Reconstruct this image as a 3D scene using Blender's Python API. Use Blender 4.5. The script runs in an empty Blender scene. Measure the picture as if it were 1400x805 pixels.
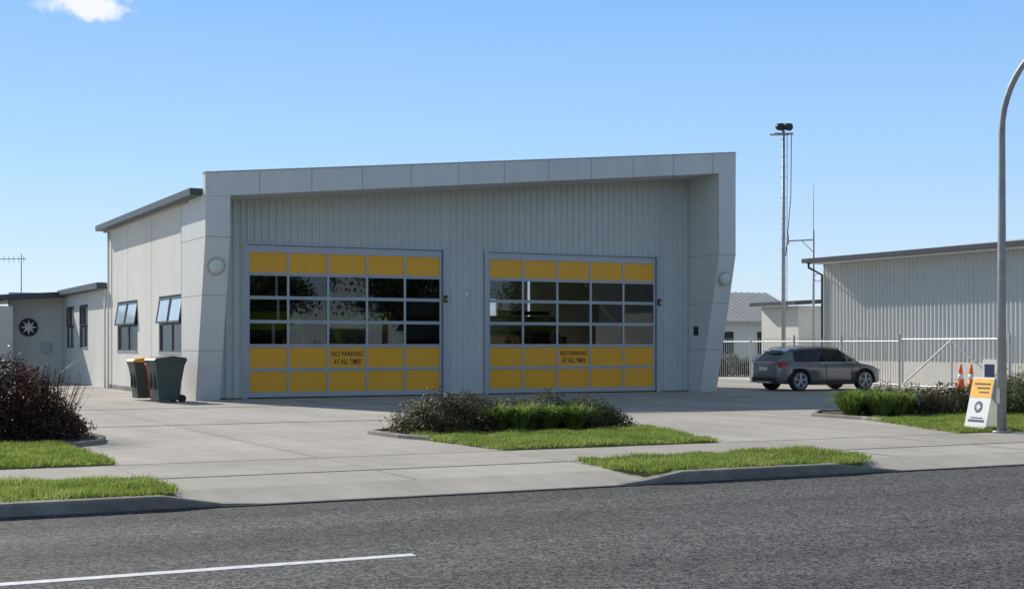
import bpy, bmesh, math, random
import numpy as np
from mathutils import Vector, Matrix
random.seed(7); rng=np.random.default_rng(7)
scene=bpy.context.scene
COL=scene.collection

# ------------------------------------------------------------------ materials
def new_mat(name):
    m=bpy.data.materials.new(name); m.use_nodes=True
    nt=m.node_tree; b=nt.nodes['Principled BSDF']
    return m,nt,b
def rgba(c): return (c[0],c[1],c[2],1)
def mat(name,col,rough=.6,metal=0,var=.08,scale=3,bump=0,bscale=60,detail=4,stain=0,spec=.5,stretch=None,streak=None):
    m,nt,b=new_mat(name); N=nt.nodes; L=nt.links
    b.inputs['Roughness'].default_value=rough; b.inputs['Metallic'].default_value=metal
    b.inputs['Specular IOR Level'].default_value=spec
    tc=N.new('ShaderNodeTexCoord'); mp=N.new('ShaderNodeMapping'); L.new(tc.outputs['Object'],mp.inputs[0])
    if stretch: mp.inputs['Scale'].default_value=stretch
    n=N.new('ShaderNodeTexNoise'); n.inputs['Scale'].default_value=scale; n.inputs['Detail'].default_value=detail
    n.inputs['Roughness'].default_value=.6
    L.new(mp.outputs[0],n.inputs['Vector'])
    r=N.new('ShaderNodeValToRGB'); r.color_ramp.elements[0].position=.3; r.color_ramp.elements[1].position=.7
    r.color_ramp.elements[0].color=rgba([c*(1-var) for c in col]); r.color_ramp.elements[1].color=rgba([min(1,c*(1+var)) for c in col])
    L.new(n.outputs['Fac'],r.inputs[0]); out=r.outputs[0]
    def darken(out,src,lo,hi,amt):
        mr=N.new('ShaderNodeMapRange'); mr.inputs[1].default_value=lo; mr.inputs[2].default_value=hi
        mr.inputs[3].default_value=1-amt; mr.inputs[4].default_value=1
        L.new(src,mr.inputs[0])
        mx=N.new('ShaderNodeMix'); mx.data_type='RGBA'; mx.blend_type='MULTIPLY'; mx.inputs[0].default_value=1
        L.new(out,mx.inputs[6]); L.new(mr.outputs[0],mx.inputs[7]); return mx.outputs[2]
    if stain:
        n2=N.new('ShaderNodeTexNoise'); n2.inputs['Scale'].default_value=scale*.17; n2.inputs['Detail'].default_value=6
        L.new(mp.outputs[0],n2.inputs['Vector']); out=darken(out,n2.outputs['Fac'],.35,.65,stain)
    if streak:
        (sx_,sy_,sz_),amt=streak
        m2=N.new('ShaderNodeMapping'); m2.inputs['Scale'].default_value=(sx_,sy_,sz_); L.new(tc.outputs['Object'],m2.inputs[0])
        n3=N.new('ShaderNodeTexNoise'); n3.inputs['Scale'].default_value=1; n3.inputs['Detail'].default_value=5; n3.inputs['Roughness'].default_value=.65
        L.new(m2.outputs[0],n3.inputs['Vector']); out=darken(out,n3.outputs['Fac'],.36,.6,amt)
    L.new(out,b.inputs['Base Color'])
    if bump:
        nb=N.new('ShaderNodeTexNoise'); nb.inputs['Scale'].default_value=bscale; nb.inputs['Detail'].default_value=3
        L.new(tc.outputs['Object'],nb.inputs['Vector'])
        bp=N.new('ShaderNodeBump'); bp.inputs['Strength'].default_value=bump; bp.inputs['Distance'].default_value=.01
        L.new(nb.outputs['Fac'],bp.inputs['Height']); L.new(bp.outputs[0],b.inputs['Normal'])
    return m
def asphalt_mat():
    m,nt,b=new_mat('asphalt'); N=nt.nodes; L=nt.links
    tc=N.new('ShaderNodeTexCoord')
    v=N.new('ShaderNodeTexVoronoi'); v.inputs['Scale'].default_value=48; L.new(tc.outputs['Object'],v.inputs['Vector'])
    r=N.new('ShaderNodeValToRGB'); r.color_ramp.elements[0].color=(.03,.03,.03,1); r.color_ramp.elements[1].color=(.205,.198,.188,1)
    r.color_ramp.elements[0].position=.1
    sp=N.new('ShaderNodeSeparateColor'); L.new(v.outputs['Color'],sp.inputs[0]); L.new(sp.outputs[0],r.inputs[0])
    mp=N.new('ShaderNodeMapping'); mp.inputs['Scale'].default_value=(.06,.9,1); L.new(tc.outputs['Object'],mp.inputs[0])
    n=N.new('ShaderNodeTexNoise'); n.inputs['Scale'].default_value=1.2; n.inputs['Detail'].default_value=5; L.new(mp.outputs[0],n.inputs['Vector'])
    mr=N.new('ShaderNodeMapRange'); mr.inputs[1].default_value=.3; mr.inputs[2].default_value=.7; mr.inputs[3].default_value=.7; mr.inputs[4].default_value=1.2
    L.new(n.outputs['Fac'],mr.inputs[0])
    n3=N.new('ShaderNodeTexNoise'); n3.inputs['Scale'].default_value=7; n3.inputs['Detail'].default_value=8; n3.inputs['Roughness'].default_value=.75; L.new(tc.outputs['Object'],n3.inputs['Vector'])
    mr3=N.new('ShaderNodeMapRange'); mr3.inputs[1].default_value=.3; mr3.inputs[2].default_value=.7; mr3.inputs[3].default_value=.72; mr3.inputs[4].default_value=1.28
    L.new(n3.outputs['Fac'],mr3.inputs[0]); mm=N.new('ShaderNodeMath'); mm.operation='MULTIPLY'; L.new(mr.outputs[0],mm.inputs[0]); L.new(mr3.outputs[0],mm.inputs[1])
    mx=N.new('ShaderNodeMix'); mx.data_type='RGBA'; mx.blend_type='MULTIPLY'; mx.inputs[0].default_value=1
    L.new(r.outputs[0],mx.inputs[6]); L.new(mm.outputs[0],mx.inputs[7]); L.new(mx.outputs[2],b.inputs['Base Color'])
    b.inputs['Roughness'].default_value=.85; b.inputs['Specular IOR Level'].default_value=.2
    bp=N.new('ShaderNodeBump'); bp.inputs['Strength'].default_value=.8; bp.inputs['Distance'].default_value=.008
    L.new(v.outputs['Distance'],bp.inputs['Height']); L.new(bp.outputs[0],b.inputs['Normal'])
    return m
def glass_mat(name,tint=(.3,.32,.32),refl=1.0,ior=1.75):
    m=bpy.data.materials.new(name); m.use_nodes=True; nt=m.node_tree; N=nt.nodes; L=nt.links
    N.clear(); o=N.new('ShaderNodeOutputMaterial'); mx=N.new('ShaderNodeMixShader')
    t=N.new('ShaderNodeBsdfTransparent'); t.inputs[0].default_value=rgba(tint)
    g=N.new('ShaderNodeBsdfGlossy'); g.inputs['Roughness'].default_value=.01; g.inputs[0].default_value=(.9*refl,.93*refl,.95*refl,1)
    f=N.new('ShaderNodeFresnel'); f.inputs[0].default_value=ior
    L.new(f.outputs[0],mx.inputs[0]); L.new(t.outputs[0],mx.inputs[1]); L.new(g.outputs[0],mx.inputs[2]); L.new(mx.outputs[0],o.inputs[0])
    return m
def leaf_mat(name,c1,c2,c3,trans=.3):
    m,nt,b=new_mat(name); N=nt.nodes; L=nt.links
    g=N.new('ShaderNodeNewGeometry'); r=N.new('ShaderNodeValToRGB')
    e=r.color_ramp.elements; e[0].color=rgba(c1); e[1].color=rgba(c3); k=e.new(.5); k.color=rgba(c2)
    tc=N.new('ShaderNodeTexCoord'); n=N.new('ShaderNodeTexNoise'); n.inputs['Scale'].default_value=1.3; n.inputs['Detail'].default_value=3
    L.new(tc.outputs['Object'],n.inputs['Vector'])
    ma=N.new('ShaderNodeMath'); ma.operation='MULTIPLY_ADD'; ma.inputs[1].default_value=.55
    mb=N.new('ShaderNodeMath'); mb.operation='MULTIPLY_ADD'; mb.inputs[1].default_value=1.5; mb.inputs[2].default_value=-.5
    L.new(n.outputs['Fac'],mb.inputs[0]); L.new(g.outputs['Random Per Island'],ma.inputs[0]); L.new(mb.outputs[0],ma.inputs[2])
    L.new(ma.outputs[0],r.inputs[0]); L.new(r.outputs[0],b.inputs['Base Color'])
    b.inputs['Roughness'].default_value=.55; b.inputs['Specular IOR Level'].default_value=.25
    tr=N.new('ShaderNodeBsdfTranslucent'); L.new(r.outputs[0],tr.inputs[0])
    mx=N.new('ShaderNodeMixShader'); mx.inputs[0].default_value=trans
    o=[x for x in N if x.type=='OUTPUT_MATERIAL'][0]
    L.new(b.outputs[0],mx.inputs[1]); L.new(tr.outputs[0],mx.inputs[2]); L.new(mx.outputs[0],o.inputs[0])
    return m

M={}
M['concrete']=mat('concrete',(.50,.462,.405),.9,var=.08,scale=2.2,bump=.25,bscale=90,detail=8,stain=.15,spec=.2,streak=((1.1,.07,1),.13))
M['concrete2']=mat('concrete_path',(.455,.42,.365),.9,var=.09,scale=2.5,bump=.25,bscale=90,detail=8,stain=.2,spec=.2)
M['kerb']=mat('kerb_concrete',(.31,.29,.255),.9,var=.22,scale=5,bump=.3,bscale=80,detail=8,stain=.3,spec=.2)
M['joint']=mat('joint_filler',(.29,.27,.24),.9,var=.2)
M['gutter']=mat('channel_dirt',(.10,.095,.085),.9,var=.4,scale=4,detail=8)
M['asphalt']=asphalt_mat()
M['paint']=mat('road_paint',(.72,.72,.70),.7,var=.22,scale=14,bump=.2,detail=8)
M['terrain']=mat('terrain_grass',(.07,.10,.03),.95,var=.3,scale=.5)
M['soil']=mat('soil',(.18,.19,.07),.95,var=.4,scale=6,bump=.5,bscale=30,detail=8,spec=.1)
M['mulch']=mat('mulch',(.09,.065,.045),.95,var=.4,scale=12,bump=.6,bscale=40)
M['plaster']=mat('plaster',(.74,.715,.65),.85,var=.025,scale=1.2,bump=.12,bscale=120,stain=.05,spec=.25,streak=((.9,.9,.12),.05))
M['panel']=mat('portal_panel',(.70,.70,.665),.6,var=.02,scale=.8,stain=.05,spec=.35,streak=((1.2,1.2,.15),.05))
M['corr']=mat('corrugated_steel',(.61,.625,.585),.55,var=.03,scale=1.0,stain=.06,spec=.4)
M['corr2']=mat('corrugated_shed',(.68,.695,.665),.55,var=.03,scale=1.0,stain=.05,spec=.4)
M['alu']=mat('aluminium',(.45,.47,.49),.4,metal=.2,var=.04)
M['seam']=mat('seam_dark',(.22,.22,.215),.8,var=.05)
M['yellow']=mat('yellow_panel',(.95,.44,.02),.4,var=.03,scale=2)
M['darktrim']=mat('dark_trim',(.06,.065,.075),.45,var=.1)
M['black']=mat('black_rubber',(.018,.018,.018),.6,var=.1)
M['white']=mat('white_paint',(.78,.78,.76),.5,var=.03)
M['cream']=mat('cream_block',(.74,.72,.65),.8,var=.04,stain=.06)
M['roof']=mat('grey_roof',(.46,.46,.45),.85,var=.05,stain=.08,spec=.2)
M['galv']=mat('galvanised_steel',(.52,.535,.54),.45,metal=.3,var=.12,scale=6)
M['galv2']=mat('shade_toned_galvanised',(.36,.37,.375),.55,metal=.3,var=.15,scale=6,stain=.15)  # darker, stained galvanised; shade side of the lamp pole put into the colour
M['glassdoor']=glass_mat('door_glass',(.50,.51,.50),ior=1.7)
M['glasswin']=glass_mat('window_glass',(.22,.24,.25))
M['glassadded']=glass_mat('rooflight_glass',(.6,.6,.6),ior=1.4)  # glazing for the roof openings added to light the bay
M['glasssash']=mat('sky_pale_sash_glass',(.55,.66,.72),.12,var=.18,scale=1.4,spec=.8)  # pale blue base colour stands in for sky brightness on the sashes
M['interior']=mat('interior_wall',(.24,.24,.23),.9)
M['lens']=mat('lamp_lens',(.66,.70,.62),.25,var=.02)
M['bin']=mat('bin_green',(.065,.085,.07),.5,var=.08)
M['binred']=mat('bin_red',(.45,.04,.02),.5)
M['binyel']=mat('bin_lid_orange',(.75,.37,.04),.5)
M['orange']=mat('orange',(.85,.16,.03),.5)
M['signor']=mat('sign_orange',(.92,.46,.02),.5)
M['blue']=mat('sign_blue',(.02,.03,.10),.5)
M['text']=mat('text_dark',(.05,.025,.015),.6)
M['hivis']=mat('hivis_yellow',(.55,.75,.03),.4)
M['amgreen']=mat('vehicle_green',(.02,.22,.05),.4)

# ------------------------------------------------------------------ geometry helpers
def empty(name,loc=(0,0,0),rz=0):
    e=bpy.data.objects.new(name,None); e.empty_display_size=.3
    e.location=loc; e.rotation_euler=(0,0,rz); COL.objects.link(e); return e
def attach(o,parent,local=False):
    if parent is not None:
        o.parent=parent
        if not local:
            o.matrix_parent_inverse=(Matrix.Translation(parent.location)@parent.rotation_euler.to_matrix().to_4x4()).inverted()
def mesh_obj(name,verts,faces,mat_,parent=None,smooth=False,local=False,mats=None,fm=None):
    me=bpy.data.meshes.new(name); me.from_pydata([tuple(v) for v in verts],[],faces)
    if mats:
        for x in mats: me.materials.append(x)
        for p,i in zip(me.polygons,fm): p.material_index=i
    else: me.materials.append(mat_)
    if smooth: me.polygons.foreach_set('use_smooth',[True]*len(me.polygons))
    me.update(); o=bpy.data.objects.new(name,me); COL.objects.link(o); attach(o,parent,local); return o
def fix(o):
    bm=bmesh.new(); bm.from_mesh(o.data); bmesh.ops.recalc_face_normals(bm,faces=bm.faces); bm.to_mesh(o.data); bm.free(); return o
BOXF=[(0,3,2,1),(4,5,6,7),(0,1,5,4),(1,2,6,5),(2,3,7,6),(3,0,4,7)]
def boxv(x0,x1,y0,y1,z0,z1): return [(x0,y0,z0),(x1,y0,z0),(x1,y1,z0),(x0,y1,z0),(x0,y0,z1),(x1,y0,z1),(x1,y1,z1),(x0,y1,z1)]
def boxes(name,lst,m,parent=None,bevel=0,local=False):
    V=[];F=[]
    for b in lst:
        k=len(V); V+=boxv(*b); F+=[tuple(i+k for i in f) for f in BOXF]
    o=mesh_obj(name,V,F,m,parent,local=local)
    if bevel:
        md=o.modifiers.new('bevel','BEVEL'); md.width=bevel; md.segments=2
    return o
def box(name,x0,x1,y0,y1,z0,z1,m,parent=None,bevel=0,local=False): return boxes(name,[(x0,x1,y0,y1,z0,z1)],m,parent,bevel,local)
def tubegeo(path,rads,seg=10,V=None,F=None):
    if V is None: V=[];F=[]
    n=len(path); path=[Vector(p) for p in path]
    if not hasattr(rads,'__len__'): rads=[rads]*n
    base=len(V); prev=None
    for i,p in enumerate(path):
        t=(path[min(i+1,n-1)]-path[max(i-1,0)]).normalized()
        if prev is None:
            a=Vector((0,0,1)) if abs(t.z)<.9 else Vector((1,0,0)); x=t.cross(a).normalized()
        else: x=(prev-t*prev.dot(t)).normalized()
        prev=x; y=t.cross(x)
        for k in range(seg):
            an=2*math.pi*k/seg; V.append(tuple(p+(x*math.cos(an)+y*math.sin(an))*rads[i]))
    for i in range(n-1):
        for k in range(seg):
            a=base+i*seg+k; b=base+i*seg+(k+1)%seg; F.append((a,b,b+seg,a+seg))
    F.append(tuple(base+k for k in range(seg))[::-1]); F.append(tuple(base+(n-1)*seg+k for k in range(seg)))
    return V,F
def tube(name,path,rads,m,parent=None,seg=10,local=False,smooth=True):
    V,F=tubegeo(path,rads,seg); o=mesh_obj(name,V,F,m,parent,smooth=False,local=local)
    if smooth: o.data.polygons.foreach_set('use_smooth',[len(p.vertices)==4 for p in o.data.polygons])
    return fix(o)
def tubes(name,lst,m,parent=None,seg=8,local=False):
    V=[];F=[]
    for path,r in lst: tubegeo(path,r,seg,V,F)
    return fix(mesh_obj(name,V,F,m,parent,local=local))
def prism(name,prof,axis,a0,a1,m,parent=None,topf=None,local=False,bevel=0):
    V=[]
    for a in (a0,a1):
        for h,z in prof:
            zz=topf(a) if z is None else z
            V.append((a,h,zz) if axis=='x' else (h,a,zz))
    n=len(prof); F=[tuple(range(n)),tuple(range(n,2*n))[::-1]]
    for i in range(n): j=(i+1)%n; F.append((i,i+n,j+n,j))
    o=fix(mesh_obj(name,V,F,m,parent,local=local))
    if bevel:
        md=o.modifiers.new('bevel','BEVEL'); md.width=bevel; md.segments=2; md.limit_method='ANGLE'
    return o
def ribs(name,axis,const,a0,a1,zlo,zhi,m,parent,pitch=.2,depth=.03,sgn=-1):
    prof=[(0,0),(.55,0),(.66,1),(.89,1),(1,0)]
    pts=[]; a=a0
    while a<a1-1e-6:
        for f,d in prof[:-1]:
            x=a+f*pitch
            if x<a1: pts.append((x,d))
        a+=pitch
    pts.append((a1,0)); V=[];F=[]
    for x,d in pts:
        c=const+sgn*d*depth
        for z in (zlo(x),zhi(x)): V.append((x,c,z) if axis=='x' else (c,x,z))
    for i in range(len(pts)-1): F.append((2*i,2*i+2,2*i+3,2*i+1))
    return mesh_obj(name,V,F,m,parent)
def wall(name,axis,const,a0,a1,z0,z1,ops,th,m,parent,z1f=None):
    A=sorted(set([a0,a1]+[o[0] for o in ops]+[o[1] for o in ops])); Z=sorted(set([z0,z1]+[o[2] for o in ops]+[o[3] for o in ops]))
    V=[];F=[]
    def P(a,z,c):
        zz=z1f(a) if (z==z1 and z1f) else z
        return (a,c,zz) if axis=='x' else (c,a,zz)
    def q(*p): k=len(V); V.extend(p); F.append((k,k+1,k+2,k+3))
    for c in (const,const+th):
        for i in range(len(A)-1):
            for j in range(len(Z)-1):
                am=(A[i]+A[i+1])/2; zm=(Z[j]+Z[j+1])/2
                if any(o[0]<am<o[1] and o[2]<zm<o[3] for o in ops): continue
                q(P(A[i],Z[j],c),P(A[i+1],Z[j],c),P(A[i+1],Z[j+1],c),P(A[i],Z[j+1],c))
    def edge(aa,ab,za,zb):
        q(P(aa,za,const),P(ab,zb,const),P(ab,zb,const+th),P(aa,za,const+th))
    for o in ops:
        edge(o[0],o[0],o[2],o[3]);edge(o[1],o[1],o[2],o[3]);edge(o[0],o[1],o[2],o[2]);edge(o[0],o[1],o[3],o[3])
    edge(a0,a0,z0,z1);edge(a1,a1,z0,z1);edge(a0,a1,z1,z1)
    return mesh_obj(name,V,F,m,parent)

# ------------------------------------------------------------------ ground
RE=-24.52   # road edge
box('terrain',-1500,1500,-1500,1500,-.6,-.2,M['terrain'])
box('road',-300,300,-34.6,RE,-.3,-.10,M['asphalt'])
def sheet(name,poly,z,m,th=.2,parent=None):
    n=len(poly); V=[(x,y,z) for x,y in poly]+[(x,y,z-th) for x,y in poly]
    F=[tuple(range(n)),tuple(range(n,2*n))[::-1]]+[(i,(i+1)%n,(i+1)%n+n,i+n) for i in range(n)]
    return fix(mesh_obj(name,V,F,m,parent))
V=[(-90,RE+.01,-.085),(90,RE+.01,-.085),(90,-23.7,0),(-90,-23.7,0),(90,60,0),(-90,60,0),(-90,RE+.01,-.3),(90,RE+.01,-.3)]
mesh_obj('driveway',V,[(0,1,2,3),(3,2,4,5),(6,7,1,0)],M['concrete'])
box('footpath',-90,90,-22.38,-20.42,-.1,.004,M['concrete2'])
box('far_footpath',-90,90,-37.6,-34.6,-.3,0.0,M['concrete2'])
jl=[]
def J(x0,x1,y0,y1): jl.append((x0,x1,y0,y1,-.02,.0075))
for y in (-22.39,-20.41): J(-60,60,y-.008,y+.008)
for x in (-7.6,-4.9,-2.25,2.1,4.6,7.0): J(x-.006,x+.006,-23.7,-20.4)
for x in (-4.9,.9,7.9): J(x-.005,x+.005,-20.4,-.3)
for y in (-12,-5): J(-7.4,21.5,y-.005,y+.005)
for y in (6,12): J(-7.4,-1.7,y-.006,y+.006)
boxes('pavement_joints',jl,M['joint'])
box('channel_seam',-90,90,RE-.06,RE+.02,-.2,-.086,M['gutter'])
# road markings
boxes('lane_marking',[(-10.3+k*10.2,-6.85+k*10.2,-28.36,-28.24,-.12,-.096) for k in range(-6,8)],M['paint'])
def kerb(name,path,w,zb,zt):
    n=len(path); V=[];F=[]; ch=.02
    for i,(x,y,h) in enumerate(path):
        a=Vector(path[max(i-1,0)][:2]); b=Vector(path[min(i+1,n-1)][:2]); t=(b-a).normalized(); nn=Vector((-t.y,t.x))
        z=zb+(zt-zb)*h
        for o,zz in ((-w/2,zb-.1),(-w/2,z-ch),(-w/2+ch,z),(w/2-ch,z),(w/2,z-ch),(w/2,zb-.1)):
            V.append((x+nn.x*o,y+nn.y*o,zz))
    for i in range(n-1):
        for k in range(5): a=i*6+k; F.append((a,a+6,a+7,a+1))
    F.append(tuple(range(6))); F.append(tuple(range((n-1)*6,n*6)))
    return fix(mesh_obj(name,V,F,M['kerb']))
KY=RE+.07
kerb('kerb',[(-70,KY,1),(-7.9,KY,1),(-7.3,KY,.25),(-6.9,KY,.12)],.2,-.1,.035)
kerb('kerb',[(-2.8,KY,.12),(-2.4,KY,.4),(-1.9,KY,1),(.4,KY,1),(.9,KY,.5),(1.4,KY,.12)],.2,-.1,.035)
LAWN=[
 ('verge',[(-2.1,-24.35),(.9,-24.35),(1.4,-23.8),(1.55,-22.45),(-2.1,-22.45),(-2.35,-23.7)]),
 ('verge',[(-2.25,-18.0),(-2.1,-20.3),(1.5,-20.35),(2.2,-17.6),(2.2,-17.1),(-2.2,-17.1)]),
 ('verge',[(-30,-24.35),(-7.9,-24.35),(-7.65,-23.9),(-7.6,-22.45),(-30,-22.45)]),
 ('verge',[(-30,-20.35),(-7.55,-20.35),(-7.6,-16.4),(-30,-16.4)]),
 ('verge',[(6.45,-20.35),(30,-20.35),(30,-16.2),(8.0,-16.2)]),
]
for nm,p in LAWN: sheet(nm,p,.022,M['soil'])
BED=[[(-2.3,-17.1),(2.3,-17.1),(2.5,-15.3),(1.2,-14.9),(-1.6,-15.3),(-2.4,-16.0)],
     [(8.1,-16.2),(30,-16.2),(30,-13.6),(9,-13.6),(8.0,-14.8)],
     [(-30,-16.4),(-7.1,-16.4),(-6.9,-15.5),(-7.1,-12.5),(-30,-12.5)]]
for p in BED: sheet('garden_bed',p,.03,M['mulch'])
def edge_run(pts): 
    kerb('garden_edging',[(x,y,1) for x,y in pts],.12,-.02,.07)
edge_run([(-2.2,-17.9),(-2.42,-17.2),(-2.48,-16.0),(-1.65,-15.2),(1.25,-14.8),(2.6,-15.3),(2.4,-17.1)])
edge_run([(7.75,-17.0),(7.95,-16.2),(7.9,-14.7),(9,-13.5),(30,-13.5)])
edge_run([(-7.5,-16.9),(-7.0,-16.4),(-6.8,-15.5),(-7.0,-12.5)])

# ------------------------------------------------------------------ vegetation
from math import pi
def inpoly(P,poly):
    x,y=P[:,0],P[:,1]; n=len(poly); ins=np.zeros(len(P),bool); j=n-1
    for i in range(n):
        xi,yi=poly[i]; xj,yj=poly[j]
        c=((yi>y)!=(yj>y))&(x<(xj-xi)*(y-yi)/(yj-yi+1e-12)+xi); ins^=c; j=i
    return ins
def tri_mesh(name,V,nper,m,parent=None):
    n=len(V)//nper; me=bpy.data.meshes.new(name)
    me.vertices.add(len(V)); me.vertices.foreach_set('co',V.astype(np.float32).ravel())
    me.loops.add(len(V)); me.loops.foreach_set('vertex_index',np.arange(len(V),dtype=np.int32))
    me.polygons.add(n); me.polygons.foreach_set('loop_start',np.arange(0,len(V),nper,dtype=np.int32))
    try: me.polygons.foreach_set('loop_total',np.full(n,nper,dtype=np.int32))
    except Exception: pass
    me.materials.append(m); me.update(calc_edges=True); me.validate()
    o=bpy.data.objects.new(name,me); COL.objects.link(o); attach(o,parent); return o
M['grass']=leaf_mat('grass_blades',(.16,.20,.045),(.25,.35,.065),(.42,.46,.15),.5)
def grass(poly,dens,xmin=-16,xmax=18,hh=.045):
    poly=[(min(max(x,xmin),xmax),y) for x,y in poly]
    xs=[p[0] for p in poly]; ys=[p[1] for p in poly]; area=(max(xs)-min(xs))*(max(ys)-min(ys)); n=int(area*dens)
    P=np.c_[rng.uniform(min(xs)-.04,max(xs)+.04,n),rng.uniform(min(ys)-.04,max(ys)+.04,n)]
    P2=P+rng.normal(0,.06,P.shape); P=P[inpoly(P2,poly)]
    pat=.6+.35*np.sin(P[:,0]*2.1+np.sin(P[:,1]*3.1))*np.cos(P[:,1]*1.7+P[:,0])+.25*np.sin(P[:,0]*7.3+2*np.sin(P[:,1]*5.9))
    keep=rng.random(len(P))<np.clip(pat+.45,.3,1); P=P[keep]; pat=pat[keep]; n=len(P)
    h=hh*(.4+rng.random(n)**1.5*1.3)*np.clip(pat+.5,.5,1.6); a=rng.uniform(0,2*pi,n); w=.006+rng.random(n)*.006
    ln=rng.normal(0,.03,(n,2)); B=np.c_[P,np.full(n,.02)]
    d=np.c_[np.cos(a),np.sin(a),np.zeros(n)]*w[:,None]
    T=B+np.c_[ln,h]
    return np.stack([B-d,B+d,T],1).reshape(-1,3)
Vg=np.concatenate([grass(p,5600 if i<2 else 4600,-14,16) for i,(nm,p) in enumerate(LAWN)])
tri_mesh('grass',Vg,3,M['grass'])

def leaves(centres,radii,n,size,aspect=.45,up=.3,shell=.55,zmin=.03):
    out=[]; tot=sum(r[0]*r[1]+r[0]*r[2] for r in radii)
    for c,r in zip(centres,radii):
        k=int(n*(r[0]*r[1]+r[0]*r[2])/tot); d=rng.normal(size=(k,3)); d/=np.linalg.norm(d,axis=1)[:,None]
        lump=1+.13*np.sin(d[:,0]*5+c[0]*3)*np.sin(d[:,1]*6+c[1])+.10*np.sin(d[:,2]*9+d[:,0]*7)
        rad=(shell+(1-shell)*rng.random(k)**.5)*lump*(1+.07*rng.normal(size=k))
        P=np.array(c)+d*np.array(r)*rad[:,None]; nr=d+rng.normal(0,.55,(k,3)); nr[:,2]+=up
        nr/=np.linalg.norm(nr,axis=1)[:,None]; t=np.cross(nr,rng.normal(size=(k,3))); t/=np.linalg.norm(t,axis=1)[:,None]
        b=np.cross(nr,t); s=size*(.6+.8*rng.random(k))[:,None]
        q=np.stack([P-t*s,P-b*s*aspect+nr*s*.12,P+t*s,P+b*s*aspect+nr*s*.12],1)
        q=q[P[:,2]>zmin]; out.append(q.reshape(-1,3))
    return np.concatenate(out)
def tuft(c,n,h,spread,w=.012):
    out=[]
    for cx,cy in c:
        a=rng.uniform(0,2*pi,n); rr=rng.random(n)**.5; hh=h*(.6+.5*rng.random(n)); sp=spread*rr
        B=np.c_[cx+np.cos(a)*sp*.25,cy+np.sin(a)*sp*.25,np.full(n,.03)]
        Md=B+np.c_[np.cos(a)*sp*.45,np.sin(a)*sp*.45,hh*.75]; T=B+np.c_[np.cos(a)*sp,np.sin(a)*sp,hh*(1-.35*rr)]
        d=np.c_[-np.sin(a),np.cos(a),np.zeros(n)]*w
        out.append(np.stack([B-d,B+d,Md+d*.8,Md-d*.8],1).reshape(-1,3)); out.append(np.stack([Md-d*.8,Md+d*.8,T+d*.1,T-d*.1],1).reshape(-1,3))
    return np.concatenate(out)
M['red_leaf']=leaf_mat('red_brown_leaves',(.022,.014,.012),(.075,.028,.025),(.10,.07,.035),.25)
M['mixed_leaf']=leaf_mat('bronze_green_leaves',(.025,.025,.012),(.085,.06,.03),(.16,.17,.06),.3)
M['dark_leaf']=leaf_mat('dark_green_leaves',(.02,.035,.01),(.075,.10,.03),(.18,.19,.065),.3)
M['flax']=leaf_mat('flax_blades',(.08,.13,.02),(.18,.28,.05),(.38,.44,.13),.4)
M['tree_leaf']=leaf_mat('tree_leaves',(.015,.03,.01),(.04,.06,.02),(.08,.10,.03),.2)
tri_mesh('shrub',leaves([(-1.4,-16.4,.14),(-.75,-16.2,.17),(-1.9,-16.7,.05)],[(.78,.75,.52),(.6,.7,.5),(.5,.5,.36)],20000,.026),4,M['mixed_leaf'])
tri_mesh('shrub',leaves([(1.0,-15.8,.12),(1.6,-16.2,.1),(2.0,-16.3,.05),(.3,-15.7,.1)],[(.65,.7,.52),(.6,.65,.46),(.45,.4,.32),(.5,.5,.47)],18000,.026),4,M['dark_leaf'])
tri_mesh('shrub',leaves([(1.5,-16.5,.08),(1.0,-16.4,.1)],[(.55,.45,.38),(.4,.4,.36)],7000,.026),4,M['mixed_leaf'])
tri_mesh('flax_plant',tuft([(-.45+.33*i+rng.normal(0,.1),-16.7+rng.normal(0,.16)) for i in range(5)],420,.5,.5),4,M['flax'])
tri_mesh('flax_plant',tuft([(8.4,-15.3),(8.8,-15.7),(9.1,-15.1),(8.9,-14.7),(9.3,-15.7)],400,.60,.6),4,M['flax'])
tri_mesh('shrub',leaves([(10.0,-15.5,.15),(10.8,-15.6,.2),(9.9,-16.0,.05)],[(.7,.6,.5),(.6,.6,.5),(.5,.4,.35)],12000,.028),4,M['mixed_leaf'])
tri_mesh('shrub',leaves([(11.2,-16.2,.15),(12.0,-16.4,.25),(13.4,-16.3,.3),(9.7,-14.8,.2),(11.7,-15.5,.2),(12.7,-15.4,.25),(13.7,-15.2,.25)],[(.5,.5,.36),(.7,.5,.5),(.9,.6,.65),(.6,.5,.5),(.7,.6,.5),(.8,.6,.6),(.8,.7,.75)],30000,.028),4,M['dark_leaf'])
tri_mesh('shrub',leaves([(-8.1,-14.6,.38),(-8.9,-14.0,.45),(-7.6,-15.1,.15),(-9.8,-14.5,.45),(-7.35,-14.6,.1)],[(.9,.95,.88),(.95,1.0,.95),(.62,.7,.5),(1,1,.95),(.45,.6,.35)],36000,.042,.3),4,M['red_leaf'])
tri_mesh('shrub_twigs',tuft([(-8.0,-14.7),(-8.5,-14.3),(-7.6,-15.1),(-8.9,-14.1)],160,1.38,1.3,.006),4,M['red_leaf'])

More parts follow.
